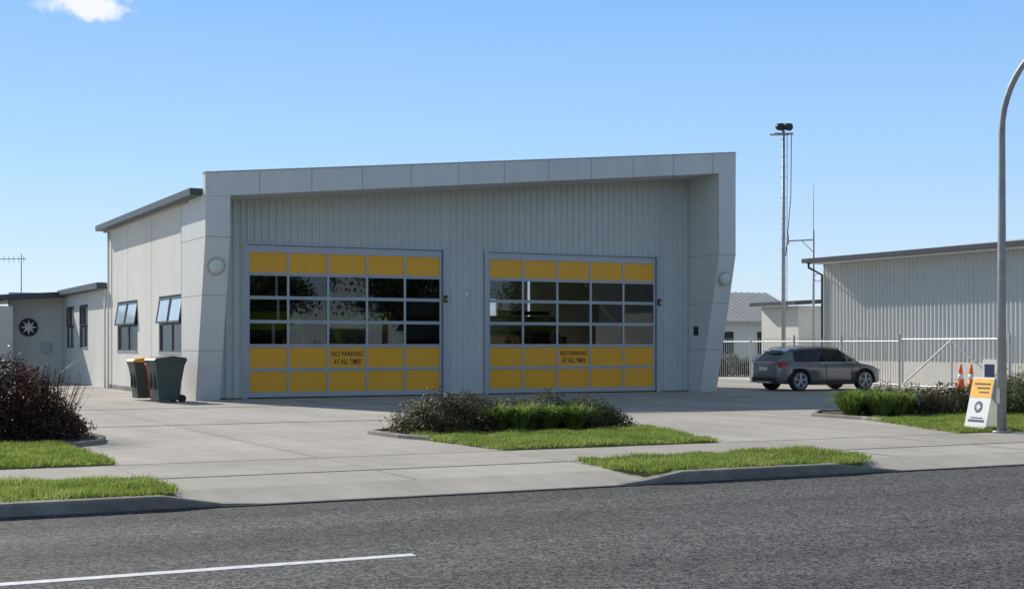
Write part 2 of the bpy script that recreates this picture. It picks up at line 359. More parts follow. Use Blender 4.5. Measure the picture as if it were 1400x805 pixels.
# ------------------------------------------------------------------ ambulance station
ST=empty('ambulance_station',(7,5,0))
def top(u): return 5.98+(u+1.62)*.0916
UL,UR,IL,IR=-1.62,15.2,-.96,14.57
sof=lambda u: top(u)-.62
prof=[(-1.76,4.32),(-.72,0.0),(.85,0.0),(.85,None),(-1.76,None)]
prism('portal_fin_left',prof,'x',UL,IL,M['panel'],ST,topf=sof)
prism('portal_fin_right',prof,'x',IR,UR,M['panel'],ST,topf=sof)
def sloped(name,u0,u1,y0,y1,d0,d1,m):
    V=[]
    for u in (u0,u1):
        for y,d in ((y0,d0),(y1,d0),(y1,d1),(y0,d1)): V.append((u,y,top(u)+d))
    F=[(0,1,2,3),(7,6,5,4)]+[(i,i+4,(i+1)%4+4,(i+1)%4) for i in range(4)]
    return fix(mesh_obj(name,V,F,m,ST))
sloped('portal_fascia',UL-.002,UR+.002,-1.765,-1.5,-.618,0,M['panel'])
sloped('parapet_cap',UL-.02,UR+.02,-1.785,-1.48,0.002,.03,M['alu'])
sloped('portal_soffit',UL,UR,-1.5,.1,-.618,-.5,M['panel'])
sloped('roof_deck',UL-.05,UR,.1,8.0,-.6,-.45,M['roof'])
sloped('roof_deck_rear',UL-.05,UR,10.4,12.0,-.6,-.45,M['roof'])
sloped('roof_deck_edge',UL-.05,.4,8.0,10.4,-.6,-.45,M['roof'])
sloped('roof_deck_middle',5.6,8.4,8.0,10.4,-.6,-.45,M['roof'])
sloped('roof_deck_edge_b',13.8,UR,8.0,10.4,-.6,-.45,M['roof'])
sloped('rooflight',.4,5.6,8.0,10.4,-.50,-.49,M['glassadded'])  # unseen roof opening, added so sun brightens the bay interior
sloped('added_rooflight_b',8.4,13.8,8.0,10.4,-.50,-.49,M['glassadded'])
S=[]
u=UL+1.45
while u<UR-.3:
    S.append((u-.006,u+.006,-1.7685,-1.76,top(u)-.615,top(u)-.002)); u+=1.45
boxes('fascia_seams',S,M['seam'],ST)
def finfront(z): return -1.76+(4.32-z)*(1.04/4.32) if z<4.32 else -1.76
S=[]
for a,b in ((UL,IL),(IR,UR)):
    for z in (4.32,2.8,1.34): 
        y=finfront(z); S.append((a-.003,b+.003,y-.004,.84,z-.006,z+.006))
boxes('fin_seams',S,M['seam'],ST)
boxes('fin_seams_vertical',[(UL-.004,UL+.01,.845,.86,0,5.4)],M['seam'],ST)
D1=(0,5.89);D2=(7.40,13.34); DT=4.28
O1=(-.14,6.03);O2=(7.26,13.50)
for nm,a,b,zf in (('cladding_jamb',IL,O1[0],.03),('cladding_over_door',O1[0],O1[1],DT),('cladding_pier',O1[1],O2[0],.03),('cladding_over_door_b',O2[0],O2[1],DT),('cladding_end',O2[1],IR,.03)):
    ribs(nm,'x',-.02,a,b,lambda x,zf=zf:zf,lambda x:sof(x)+.01,M['corr'],ST,pitch=.21,depth=.045)
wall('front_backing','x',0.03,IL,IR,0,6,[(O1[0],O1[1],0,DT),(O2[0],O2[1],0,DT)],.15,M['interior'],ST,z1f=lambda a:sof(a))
rz=[.13,.80,1.47,2.14,2.81,3.47,4.12]
for k,((a,b),(oa,ob)) in enumerate(((D1,O1),(D2,O2))):
    nm='sectional_door' 
    E=[(oa,a-.02,-.085,.02,0,DT),(b+.02,ob,-.085,.02,0,DT),(oa-.02,ob+.02,-.095,.02,DT,DT+.07),]
    boxes(nm+'_frame',E,M['alu'],ST)
    boxes(nm+'_bottom_seal',[(a-.015,b+.015,-.02,.04,0.001,.035)],M['black'],ST)
    boxes(nm+'_side_gap',[(a-.02,a,-.002,.03,.04,DT),(b,b+.02,-.002,.03,.04,DT)],M['black'],ST)
    R=[]
    for i,z in enumerate(rz):
        R.append((a,b,-.012,.04,(0.036 if i==0 else z-.045),z+.045 if i<6 else DT-.01))
    w=(b-a)/5
    for i in range(6):
        x=a+i*w; x0,x1=(x,x+.07) if i==0 else ((x-.07,x) if i==5 else (x-.033,x+.033))
        for j in range(6): R.append((x0,x1,-.010,.035,rz[j]+.045,rz[j+1]-.045))
    boxes(nm+'_rails',R,M['alu'],ST)
    boxes(nm+'_section_gaps',[(a+.01,b-.01,-.0145,-.011,z-.005,z+.005) for z in rz[1:6]],M['seam'],ST)
    Y=[];G=[]
    for i in range(5):
        for j in range(6):
            c=(a+i*w+.034,a+(i+1)*w-.034,.012,.02,rz[j]+.046,rz[j+1]-.046)
            (Y if j in (0,1,5) else G).append(c)
    boxes(nm+'_yellow_panels',Y,M['yellow'],ST)
    V=[];F=[]
    for x0,x1,y0,y1,z0,z1 in G:
        n=len(V); t=random.uniform(-.004,.004); t2=random.uniform(-.003,.003)
        V+=[(x0,.015+t+t2,z0),(x1,.015-t+t2,z0),(x1,.015-t-t2,z1),(x0,.015+t-t2,z1)]; F.append((n,n+1,n+2,n+3))
    mesh_obj(nm+'_glass',V,F,M['glassdoor'],ST)
    for t,(line,zz) in enumerate((('NO PARKING',1.17),('AT ALL TIMES',.95))):
        cu=bpy.data.curves.new('no_parking_text','FONT'); cu.body=line; cu.size=.20; cu.align_x='CENTER'; cu.extrude=.001; cu.offset=.003
        o=bpy.data.objects.new('no_parking_text',cu); o.location=(a+2.5*w,.009,zz); o.rotation_euler=(pi/2,0,0); o.scale=((.80 if t==0 else .68),1,1); cu.materials.append(M['text']); COL.objects.link(o); attach(o,ST)
    boxes('door_operator',[(b+.03,b+.13,-.14,-.086,2.75,2.95)],M['black'],ST)
    boxes('door_handle',[(b+.05,b+.1,-.17,-.141,2.80,2.87)],M['binyel'],ST)
boxes('pir_sensor',[(6.6,6.72,-.12,-.066,2.95,3.05)],M['white'],ST,bevel=.01)
for u in (-1.29,14.9):
    z=3.57; y=finfront(z); n=Vector((0,-math.cos(math.atan(.2407)),-math.sin(math.atan(.2407))))
    c=Vector((u,y,z)); tube('bulkhead_lamp_base',[c,c+n*.05],.235,M['alu'],ST,28)
    tube('bulkhead_lamp_lens',[c+n*.05,c+n*.09,c+n*.115],[.21,.18,.08],M['lens'],ST,28)
boxes('key_box',[(IR-.05,IR-.002,-.62,-.42,1.8,2.08)],M['black'],ST)
SU=-1.55
W1=(.98,3.93,1.28,2.92);W2=(6.9,10.1,1.30,2.92)
wall('side_wall','y',SU,.85,11.7,0,5.45,[W1,W2],.2,M['plaster'],ST)
boxes('side_wall_joints',[(SU-.003,SU+.01,y-.007,y+.007,0,5.4) for y in (4.9,8.4)],M['seam'],ST)
boxes('side_wall_plinth',[(SU-.012,SU-.001,.87,11.69,0.001,.14)],M['kerb'],ST)
boxes('roof_gutter',[(-1.95,-1.60,-1.44,11.9,5.42,5.60)],M['darktrim'],ST)
boxes('gutter_underside',[(-1.60,SU-.0,.86,11.7,5.40,5.45)],M['white'],ST)
def window(y0,y1,z0,z1,n,nm='window',u=SU,open_=True):
    d=u+.07; fr=.05; L=[(d-.04,d+.03,y0,y1,z0,z0+fr),(d-.04,d+.03,y0,y1,z1-fr,z1),(d-.04,d+.03,y0,y0+fr,z0+fr,z1-fr),(d-.04,d+.03,y1-fr,y1,z0+fr,z1-fr)]
    zm=z0+(z1-z0)*.50; w=(y1-y0)/n
    L.append((d-.035,d+.025,y0+fr,y1-fr,zm-.03,zm+.03))
    for i in range(1,n): L.append((d-.03,d+.02,y0+i*w-.03,y0+i*w+.03,z0+fr,zm-.03)); L.append((d-.03,d+.02,y0+i*w-.03,y0+i*w+.03,zm+.03,z1-fr))
    boxes(nm+'_frame',L,M['darktrim'],ST); boxes(nm+'_sill',[(u-.03,u+.03,y0-.03,y1+.03,z0-.04,z0-.002)],M['alu'],ST)
    mesh_obj(nm+'_glass',[(d,y0+fr,z0+fr),(d,y1-fr,z0+fr),(d,y1-fr,zm),(d,y0+fr,zm)],[(0,1,2,3)],M['glasswin'],ST)
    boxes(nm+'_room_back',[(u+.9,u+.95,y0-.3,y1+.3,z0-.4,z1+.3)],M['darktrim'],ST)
    ang=math.radians(9) if open_ else 0; H=z1-fr-zm-.03
    for i in range(n):
        a=y0+i*w+.04; b=y0+(i+1)*w-.04; zt=z1-fr-.01
        def p(y,h,o=0): return (d-.05-math.sin(ang)*h-math.cos(ang)*o, y, zt-math.cos(ang)*h+math.sin(ang)*o)
        mesh_obj(nm+'_sash_glass',[p(a,0),p(b,0),p(b,H),p(a,H)],[(0,1,2,3)],M['glasssash'] if open_ else M['glasswin'],ST)
        V=[];F=[]
        for (ya,yb,ha,hb) in ((a,b,0,.05),(a,b,H-.05,H),(a,a+.05,.05,H-.05),(b-.05,b,.05,H-.05)):
            k=len(V); V+=[p(ya,ha,-.02),p(yb,ha,-.02),p(yb,hb,-.02),p(ya,hb,-.02),p(ya,ha,.02),p(yb,ha,.02),p(yb,hb,.02),p(ya,hb,.02)]; F+=[tuple(q+k for q in f) for f in BOXF]
        fix(mesh_obj(nm+'_sash_frame',V,F,M['darktrim'],ST))
window(*W1,2);window(*W2,2)
wall('right_wall','y',15.15,.86,11.8,0,6.8,[],-.2,M['plaster'],ST)
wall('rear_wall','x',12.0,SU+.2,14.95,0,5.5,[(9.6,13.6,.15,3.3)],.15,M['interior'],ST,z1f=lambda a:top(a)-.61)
boxes('rear_window_bars',[(x-.05,x+.05,12.02,12.08,.15,3.3) for x in (10.6,11.6,12.6)]+[(9.6,13.6,12.025,12.07,z-.04,z+.04) for z in (1.2,2.3)],M['alu'],ST)
boxes('interior_partition',[(6.5,6.62,.3,11.9,0,5.2)],M['interior'],ST)
wingw=[(15.6,17.4,1.4,3.0),(18.6,20.4,1.4,3.0)]
wall('wing_wall','y',SU,11.72,21.5,0,3.45,wingw,.2,M['plaster'],ST)
for w in wingw: window(w[0],w[1],w[2],w[3],2,'wing_window',open_=False)
wall('porch_back_wall','x',21.5,-3.6,SU+.2,0,3.6,[],.2,M['plaster'],ST)
boxes('porch_side_block',[(-9,-3.6,20.3,30,0,3.02)],M['plaster'],ST)
boxes('wing_eave',[(-1.9,-1.56,11.95,20.4,3.45,3.66)],M['darktrim'],ST)
prism('wing_roof',[(-1.57,3.5),(8,4.4),(8,4.52),(-1.57,3.64)],'y',12.2,30,M['roof'],ST)
prism('porch_roof',[(-1.58,3.42),(-9.2,2.95),(-9.2,3.13),(-1.58,3.62)],'y',20.1,30,M['darktrim'],ST)
tube('downpipe',[(SU-.07,11.9,0),(SU-.07,11.9,3.4)],.04,M['white'],ST)
tube('downpipe_b',[(SU-.07,11.3,0),(SU-.07,11.3,3.9),(SU-.07,11.3,5.4)],.035,M['plaster'],ST)
c=Vector((-2.85,21.42,2.2)); tube('badge_disc',[c+Vector((0,.07,0)),c],.36,M['black'],ST,30)
V=[(c.x,c.y-.006,c.z)]
for k in range(16):
    r=.32 if k%2==0 else .13; an=k*pi/8; V.append((c.x+r*math.sin(an),c.y-.006,c.z+r*math.cos(an)))
F=[(0,1+k,1+(k+1)%16) for k in range(16)]; mesh_obj('badge_star',V,F,M['white'],ST)
boxes('letter_box',[(-2.35,-2.05,21.3,21.49,1.2,1.6)],M['alu'],ST)
tube('tv_antenna_mast',[(-2.7,24.7,3.2),(-2.7,24.7,5.35)],.02,M['galv2'],ST)
tubes('tv_antenna_elements',[([(-3.7,24.7,5.1),(-2.5,24.7,5.15)],.015)]+[([(-3.6+i*.2,24.7,4.98),(-3.6+i*.2,24.7,5.26)],.009) for i in range(6)],M['galv2'],ST)

def van(loc,rz=0):
    E=empty('ambulance',loc,rz); 
    prism('body',[(0,.38),(0,.95),(.3,1.2),(.95,1.95),(1.25,2.5),(5.4,2.62),(5.5,.38)],'x',-.98,.98,M['hivis'],E,local=True,bevel=.06)
    n=Vector((0,-.75,.65)).normalized()*.012
    mesh_obj('windscreen',[(-.85,.34+n.y,1.25+n.z),(.85,.34+n.y,1.25+n.z),(.78,.93+n.y,1.93+n.z),(-.78,.93+n.y,1.93+n.z)],[(0,1,2,3)],M['black'],E,local=True)
    boxes('check_stripe',[(s*.985-.004,s*.985+.004,y,y+.5,.8,1.2) for s in (-1,1) for y in (.5,1.5,2.5,3.5,4.5)]+[(s*.985-.004,s*.985+.004,y,y+.5,1.2,1.6) for s in (-1,1) for y in (1.0,2.0,3.0,4.0)],M['amgreen'],E,local=True)
    boxes('bumper',[(-.95,.95,-.08,.1,.35,.6)],M['black'],E,.03,True); boxes('grille',[(-.5,.5,-.012,.02,.65,.9)],M['black'],E,local=True)
    boxes('headlamps',[(-.92,-.6,-.015,.05,.68,.9),(.6,.92,-.015,.05,.68,.9)],M['alu'],E,local=True)
    boxes('light_bar',[(-.75,.75,1.3,1.55,2.56,2.7)],M['blue'],E,.02,True)
    boxes('bonnet_band',[(-.9,.9,-.008,.02,.92,.945)],M['amgreen'],E,local=True)
    for s in (-1,1):
        for y in (1.0,4.3): tube('wheel',[(s*.78,y,.36),(s*1.0,y,.36)],.36,M['black'],E,20,local=True)
        boxes('mirror',[(s*1.12-.1,s*1.12+.1,.85,.95,1.45,1.8)],M['black'],E,.02,True)
van((1.4,1.3,0));van((4.4,1.6,0));van((12.4,5.5,0))

# ------------------------------------------------------------------ wheelie bins
def wbin(x,y,rz,body,lid,w=.62,d=.74,h=1.08):
    E=empty('wheelie_bin',(x,y,0),rz)
    V=[];lv=[(.40,.36,.06),(.43,.40,.5),(.5,.5,h-.12),(.53,.53,h-.12),(.53,.53,h-.05)]
    for fx,fy,z in lv: V+=[(-fx*w,-fy*d,z),(fx*w,-fy*d,z),(fx*w,fy*d,z),(-fx*w,fy*d,z)]
    F=[(3,2,1,0)]; n=len(lv)
    for i in range(n-1):
        for k in range(4): a=i*4+k;b=i*4+(k+1)%4; F.append((a,b,b+4,a+4))
    F.append(tuple(range((n-1)*4,n*4))); o=fix(mesh_obj('body',V,F,body,E,local=True)); md=o.modifiers.new('b','BEVEL'); md.width=.03; md.segments=3
    prism('lid',[(-.57*d,h-.05),(.55*d,h-.05),(.55*d,h+.04),(.1*d,h+.09),(-.5*d,h+.03),(-.57*d,h-.02)],'x',-.55*w,.55*w,lid,E,local=True,bevel=.015)
    tube('handle',[(-.4*w,.6*d,h-.03),(.4*w,.6*d,h-.03)],.018,body,E,8,True)
    for s in (-1,1): tube('wheel',[(s*.36*w,.42*d,.1),(s*.5*w,.42*d,.1)],.1,M['black'],E,16,True)
    boxes('ribs',[(s*.2*w-.01,s*.2*w+.01,-.47*d,-.4*d,.35,.8) for s in (-1,1)],body,E,local=True)
wbin(-2.55,-1.3,-math.radians(80),M['bin'],M['bin'],.64,.80,1.12)
wbin(-2.50,-.45,-math.radians(88),M['binred'],M['binred'],.52,.62,1.0)
wbin(-2.72,.42,-math.radians(85),M['bin'],M['binyel'],.6,.74,1.08)

# ------------------------------------------------------------------ neighbouring shed and far buildings
SH=empty('corrugated_shed',(30,-4,0))
SX=23.7
ribs('cladding','y',SX,-22,4.4,lambda a:.95,lambda a:4.62,M['corr2'],SH,pitch=.19,depth=.04,sgn=-1)
boxes('base_wall',[(SX-.01,SX+.2,-22,4.4,0,.95)],M['cream'],SH)
boxes('end_wall',[(SX+.01,40,4.2,4.4,0.0,4.6)],M['corr2'],SH)
prism('roof',[(SX-.75,4.60),(42,6.6),(42,6.7),(SX-.75,4.70)],'y',-22.5,4.6,M['roof'],SH)
boxes('gutter',[(SX-.9,SX-.752,-22.5,4.6,4.58,4.74)],M['darktrim'],SH)
boxes('soffit',[(SX-.75,SX-.04,-22.4,4.5,4.55,4.585)],M['white'],SH)
tube('downpipe',[(SX-.8,4.3,4.58),(SX-.8,4.3,4.4),(SX-.12,4.35,4.15),(SX-.12,4.35,.1)],.045,M['darktrim'],SH)
WB=empty('flat_roof_building',(32,16,0))
boxes('walls',[(30.2,37,14.2,17,0,3.3)],M['cream'],WB)
prism('roof',[(29.7,3.32),(37.5,3.75),(37.5,3.93),(29.7,3.50)],'y',13.8,17.3,M['darktrim'],WB)
GH=empty('gable_house',(33,27,0))
boxes('walls',[(27,38.6,24.5,32.5,0,2.9)],M['corr2'],GH)
ridge=4.5
V=[(26.6,24,2.75),(39,24,2.75),(39,28.5,ridge),(26.6,28.5,ridge),(26.6,33,2.75),(39,33,2.75)]
mesh_obj('roof',V+[(x,y,z-.1) for x,y,z in V],[(0,1,2,3),(3,2,5,4),(6,7,8,9)[::-1],(9,8,11,10)[::-1],(0,6,7,1)],M['roof'],GH)
V=[];F=[]
for i in range(30):
    x=26.8+i*.42; k=len(V); V+=[(x,24,2.76),(x+.05,24,2.80),(x+.1,24,2.76),(x,28.5,ridge+.01),(x+.05,28.5,ridge+.05),(x+.1,28.5,ridge+.01)]; F+=[(k,k+1,k+4,k+3),(k+1,k+2,k+5,k+4)]
mesh_obj('roof_ribs',V,F,M['roof'],GH)
boxes('windows',[(x,x+1.4,24.46,24.52,1.0,2.2) for x in (29,32.5,35.5)],M['black'],GH)
tri_mesh('hedge',leaves([(24+i*1.1,17+.2*math.sin(i*2),.4) for i in range(9)],[(.9,.7,.6+.2*math.sin(i*3.3)) for i in range(9)],14000,.07),4,M['dark_leaf'])

# ------------------------------------------------------------------ fence
FX=22.3; FN=empty('steel_fence',(FX,1,0)); P=[];R=[];B=[]
for y in (12.5,9.8,7.1,4.4,1.7,-1.3,-6.2): P.append(([(FX,y,0),(FX,y,1.86)],.045))
tubes('posts',P,M['galv'],FN)
for z in (.15,1.62): R.append(([(FX,-1.3,z),(FX,12.5,z)],.022))
y=12.4
while y>-1.25: B.append(([(FX,y,.1),(FX,y,1.76)],.010)); y-=.13
tubes('rails',R,M['galv'],FN); tubes('pickets',B,M['galv'],FN,seg=5)
G=[([(FX,-1.45,.12),(FX,-6.05,.12)],.032),([(FX,-1.45,1.68),(FX,-6.05,1.68)],.032),([(FX,-1.45,.12),(FX,-1.45,1.68)],.032),([(FX,-6.05,.12),(FX,-6.05,1.68)],.032),([(FX-.03,-1.5,.16),(FX-.03,-3.75,1.64),(FX-.03,-6.0,.16)],.03),([(FX,-3.75,.12),(FX,-3.75,1.68)],.028)]
tubes('gate_frame',G,M['galv'],FN)
B=[]; y=-1.5
while y>-6.05: B.append(([(FX+.02,y,.12),(FX+.02,y,1.68)],.004)); y-=.15
tubes('gate_mesh',B,M['galv'],FN,seg=4)
B=[([(FX,-6.3-i*.13,.1),(FX,-6.3-i*.13,1.76)],.010) for i in range(36)]
tubes('pickets_b',B,M['galv'],FN,seg=5)
for x,y in ((21.9,-4.55),(21.9,-5.0)):
    E=empty('traffic_cone',(x,y,0)); boxes('base',[(-.18,.18,-.18,.18,0,.035)],M['black'],E,.01,True)
    tube('cone',[(0,0,.035),(0,0,.4)],[.14,.098],M['orange'],E,16,True);tube('band',[(0,0,.4),(0,0,.58)],[.098,.07],M['white'],E,16,True);tube('tip',[(0,0,.58),(0,0,.88)],[.07,.03],M['orange'],E,16,True)
E=empty('notice_sign',(21.5,-6.2,0))
tube('post',[(0,0,0),(0,0,.9)],.03,M['galv'],E,8,True); boxes('plate',[(-.04,-.03,-.28,.28,.35,1.05)],M['white'],E,local=True); boxes('symbol',[(-.046,-.041,-.2,.2,.5,.9)],M['blue'],E,local=True)

# ------------------------------------------------------------------ masts
E=empty('floodlight_mast',(27.5,11.8,0))
tube('pole',[(0,0,0),(0,0,5.5),(0,0,10.9)],[.10,.085,.06],M['galv2'],E,10,True)
a=-math.radians(26.7); rx=Vector((math.cos(a),math.sin(a),0))
tubes('platform',[([-rx*.42+Vector((0,0,10.75)),rx*.42+Vector((0,0,10.75))],.05),([-rx*.42+Vector((0,.3,10.75)),rx*.42+Vector((0,.3,10.75))],.04)],M['galv2'],E,local=True)
for s in (-1,1):
    c=rx*.17*s+Vector((0,0,11.05)); tube('floodlight',[c+Vector((0,-.18,-.03)),c+Vector((0,.12,.03)),c+Vector((0,.2,.03))],[.17,.15,.06],M['black'],E,14,True)
tubes('cables',[([rx*.35+Vector((0,0,10.7)),rx*.32+Vector((0,0,8)),rx*.1+Vector((0,0,5.4))],.018),([(rx*.16)+Vector((0,0,10.7)),rx*.15+Vector((0,0,3))],.012)],M['darktrim'],E,local=True)
tubes('steps',[([-rx*.14+Vector((0,0,z)),rx*.14+Vector((0,0,z))],.010) for z in [3+.45*i for i in range(17)]],M['galv2'],E,local=True)
E=empty('radio_antenna',(26.1,8.0,0))
tube('pole',[(0,0,0),(0,0,6.2)],[.06,.04],M['galv2'],E,8,True);tube('whip',[(0,0,6.2),(0,0,8.05)],.014,M['galv2'],E,6,True)
tubes('arm',[([Vector((0,0,5.8)),-rx*1.05+Vector((0,0,5.75))],.03),([-rx*1.05+Vector((0,0,5.6)),-rx*1.05+Vector((0,0,6.0))],.04),([Vector((0,0,5.3)),-rx*.5+Vector((0,0,5.77))],.015)],M['galv2'],E,local=True)
loop=[rx*.18+rx*.16*math.cos(t)+Vector((0,0,4.25+.16*math.sin(t))) for t in np.linspace(0,2*pi,17)]
tube('loop',loop,.014,M['darktrim'],E,6,True)
# street lamp
E=empty('street_lamp',(7.2,-20.55,0))
path=[(0,0,0),(0,0,3),(0,0,5.1)]; R0=1.45
for t in np.linspace(0,math.radians(78),11)[1:]: path.append((0,-R0*(1-math.cos(t)),5.1+R0*math.sin(t)))
path.append((0,-2.4,6.72))
tube('pole',path,[.078,.068,.058]+[.052]*5+[.046]*6,M['galv2'],E,16,True)
tube('base_plate',[(0,0,.0),(0,0,.04)],.15,M['galv2'],E,16,True); boxes('access_hatch',[(-.084,-.07,-.04,.04,.5,.75)],M['galv2'],E,local=True)
box('luminaire',-.13,.13,-3.1,-2.35,6.66,6.8,M['alu'],E,.04,True)
# sandwich board
E=empty('sandwich_board',(7.42,-19.95,0),math.radians(-4))
def lean(z,s): return s*(.23*(1-z/.95))
for s in (-1,1):
    def pz(y,z,o=0): return (lean(z,s)+s*(.012+o),y,z)
    def plate(nm,y0,y1,z0,z1,m,o):
        V=[pz(y0,z0,o-.012),pz(y1,z0,o-.012),pz(y1,z1,o-.012),pz(y0,z1,o-.012),pz(y0,z0,o),pz(y1,z0,o),pz(y1,z1,o),pz(y0,z1,o)]
        fix(mesh_obj(nm,V,BOXF,m,E,local=True))
    plate('panel',-.27,.27,.03,.93,M['white'],.0); plate('orange_header',-.26,.26,.58,.91,M['signor'],.0035)
    plate('text_line',-.2,.2,.80,.83,M['text'],.005);plate('text_line_b',-.2,.12,.73,.76,M['text'],.005);plate('text_line_e',-.2,.05,.66,.685,M['text'],.005)
    plate('text_line_c',-.2,.2,.16,.20,M['blue'],.004);plate('text_line_d',-.15,.15,.22,.24,M['blue'],.004)
    V=[pz(.0,.42,.004)]+[pz(.1*math.cos(t),.42+.1*math.sin(t),.004) for t in np.linspace(0,2*pi,17)[:-1]]
    mesh_obj('logo',V,[(0,1+k,1+(k+1)%16) for k in range(16)],M['blue'],E,local=True)
    V=[pz(.0,.42,.007)]+[pz((.085 if q%2==0 else .03)*math.cos(q*pi/8),.42+(.085 if q%2==0 else .03)*math.sin(q*pi/8),.007) for q in range(16)]
    mesh_obj('logo_star',V,[(0,1+k,1+(k+1)%16) for k in range(16)],M['white'],E,local=True)
boxes('feet',[(-.28,-.18,-.30,.30,0,.03),(.18,.28,-.30,.30,0,.03)],M['black'],E,.01,True)

# ------------------------------------------------------------------ parked car
def carpaint():
    m,nt,b=new_mat('car_paint_grey'); b.inputs['Base Color'].default_value=(.19,.195,.205,1); b.inputs['Metallic'].default_value=.45
    b.inputs['Roughness'].default_value=.3; b.inputs['Coat Weight'].default_value=.8; b.inputs['Coat Roughness'].default_value=.04; return m
M['car']=carpaint()
m,nt,b=new_mat('car_glass'); b.inputs['Base Color'].default_value=(.01,.012,.014,1); b.inputs['Roughness'].default_value=.03; b.inputs['Specular IOR Level'].default_value=.6; M['carglass']=m
m,nt,b=new_mat('tail_lamp'); b.inputs['Base Color'].default_value=(.5,.01,.01,1); b.inputs['Roughness'].default_value=.15; M['tail']=m
M['rim']=mat('alloy_rim',(.55,.56,.57),.3,metal=.6,var=.02)
def car(loc,rz):
    E=empty('parked_car',loc,rz)
    st=[(-2.10,.60,.36,.82),(-2.06,.74,.30,.90),(-1.95,.83,.25,.955),(-1.6,.872,.22,.965),(-1.0,.885,.2,.945),(-.3,.885,.2,.92),(.5,.885,.2,.895),(1.0,.88,.2,.885),(1.35,.872,.2,.86),(1.7,.84,.21,.80),(1.92,.77,.23,.72),(2.04,.66,.27,.63),(2.09,.5,.33,.54)]
    V=[];F=[]
    def sec(w,zb,zt):
        h=zt-zb
        return [(0,zb),(.80*w,zb),(.97*w,zb+.10*h),(w,zb+.30*h),(.985*w,zb+.5*h),(1.0*w,zb+.72*h),(.965*w,zb+.92*h),(.90*w,zt),(.5*w,zt+.025),(0,zt+.035)]
    for x,w,zb,zt in st:
        h=sec(w,zb,zt)
        V+=[(x,y,z) for y,z in h]+[(x,-y,z) for y,z in h[-2:0:-1]]
    n=18
    for i in range(len(st)-1):
        for k in range(n): a=i*n+k;b2=i*n+(k+1)%n; F.append((a,b2,b2+n,a+n))
    F.append(tuple(range(n)));F.append(tuple(range((len(st)-1)*n,len(st)*n)))
    body=fix(mesh_obj('body',V,F,M['car'],E,smooth=True,local=True))
    body.data.materials.append(M['black'])
    bpy.context.view_layer.update()
    cut=[]
    for wx in (-1.27,1.29):
        for s in (-1,1):
            bm=bmesh.new(); bmesh.ops.create_cone(bm,cap_ends=True,segments=32,radius1=.375,radius2=.375,depth=.5,matrix=Matrix.Translation((wx,s*.88,.33))@Matrix.Rotation(pi/2,4,'X'))
            me=bpy.data.meshes.new('c'); bm.to_mesh(me); bm.free(); me.materials.append(M['black']); c=bpy.data.objects.new('c',me); COL.objects.link(c); c.matrix_world=E.matrix_world.copy(); cut.append(c)
            md=body.modifiers.new('cut','BOOLEAN'); md.operation='DIFFERENCE'; md.object=c; md.solver='EXACT'
    bpy.context.view_layer.update()
    dg=bpy.context.evaluated_depsgraph_get(); nm=bpy.data.meshes.new_from_object(body.evaluated_get(dg)); body.modifiers.clear(); body.data=nm
    for c in cut: bpy.data.objects.remove(c)
    gs=[(-2.0,.74,.70,.97),(-1.66,.77,.60,1.27),(-1.42,.785,.615,1.345),(-1.05,.795,.63,1.39),(-.30,.80,.64,1.42),(-.22,.80,.64,1.42),(.42,.795,.62,1.37),(.62,.79,.60,1.265),(1.2,.77,.68,.90)]
    V=[];F=[];fm=[]
    for x,wb,wt,zt in gs:
        zb=.90 if x>-1.9 else .93; zb=min(zb,zt-.02)
        h=[(wb,zb),(wt+.02,zt-.06 if zt>1.1 else zb+(zt-zb)*.5),(wt-.06,zt),(0,zt+.015)]
        V+=[(x,y,z) for y,z in h]+[(x,-y,z) for y,z in h[-2::-1]]
    n=7
    for i in range(len(gs)-1):
        for k in range(n-1):
            a=i*n+k; F.append((a,a+1,a+1+n,a+n)); side=k in (0,5); topf=k in (2,3)
            g=0
            if side and i in (2,3,5,6,): g=1
            if side and i==4: g=2
            if topf and i in (0,6,7): g=1
            fm.append(g)
    F.append(tuple(range(n)));fm.append(0);F.append(tuple(range((len(gs)-1)*n,len(gs)*n)));fm.append(0)
    fix(mesh_obj('cabin',V,F,None,E,local=True,mats=[M['car'],M['carglass'],M['black']],fm=fm))
    boxes('rear_bumper_trim',[(-2.13,-1.98,-.66,.66,.27,.44)],M['black'],E,.03,True)
    boxes('skid_plate',[(-2.14,-2.0,-.42,.42,.25,.31)],M['rim'],E,.01,True)
    boxes('number_plate',[(-2.125,-2.10,-.22,.22,.66,.78)],M['white'],E,local=True)
    boxes('chrome_strip',[(-2.115,-2.06,-.3,.3,.83,.85)],M['rim'],E,local=True)
    for s in (-1,1):
        V=[(-2.09,s*.36,.76),(-2.075,s*.64,.74),(-1.97,s*.835,.76),(-1.72,s*.885,.83),(-1.75,s*.865,.91),(-1.98,s*.80,.92),(-2.06,s*.62,.91),(-2.08,s*.40,.89)]
        VV=V+[(x+.06,y*.93,z) for x,y,z in V]; VV=[(x-.012,y*1.012,z) for x,y,z in VV[:8]]+VV[8:]
        nF=[(0,1,6,7),(1,2,5,6),(2,3,4,5)]+[(i,(i+1)%8,(i+1)%8+8,i+8) for i in range(8)]
        fix(mesh_obj('tail_lamp',VV,nF,M['tail'],E,local=True))
        tube('roof_rail',[(-1.5,s*.60,1.34),(-1.3,s*.605,1.405),(-.4,s*.62,1.45),(.3,s*.6,1.41),(.42,s*.6,1.37)],.017,M['rim'],E,8,True)
        boxes('sill_trim',[(-.87,.88,s*.885-.015,s*.885+.015,.2,.31)],M['black'],E,.01,True)
        boxes('door_seams',[(x-.006,x+.006,s*.886-.004,s*.886+.004,.33,.86) for x in (-.26,.78)],M['black'],E,local=True)
        boxes('window_trim',[(-1.5,.95,s*.80-.012,s*.80+.012,.905,.925)],M['rim'],E,local=True)
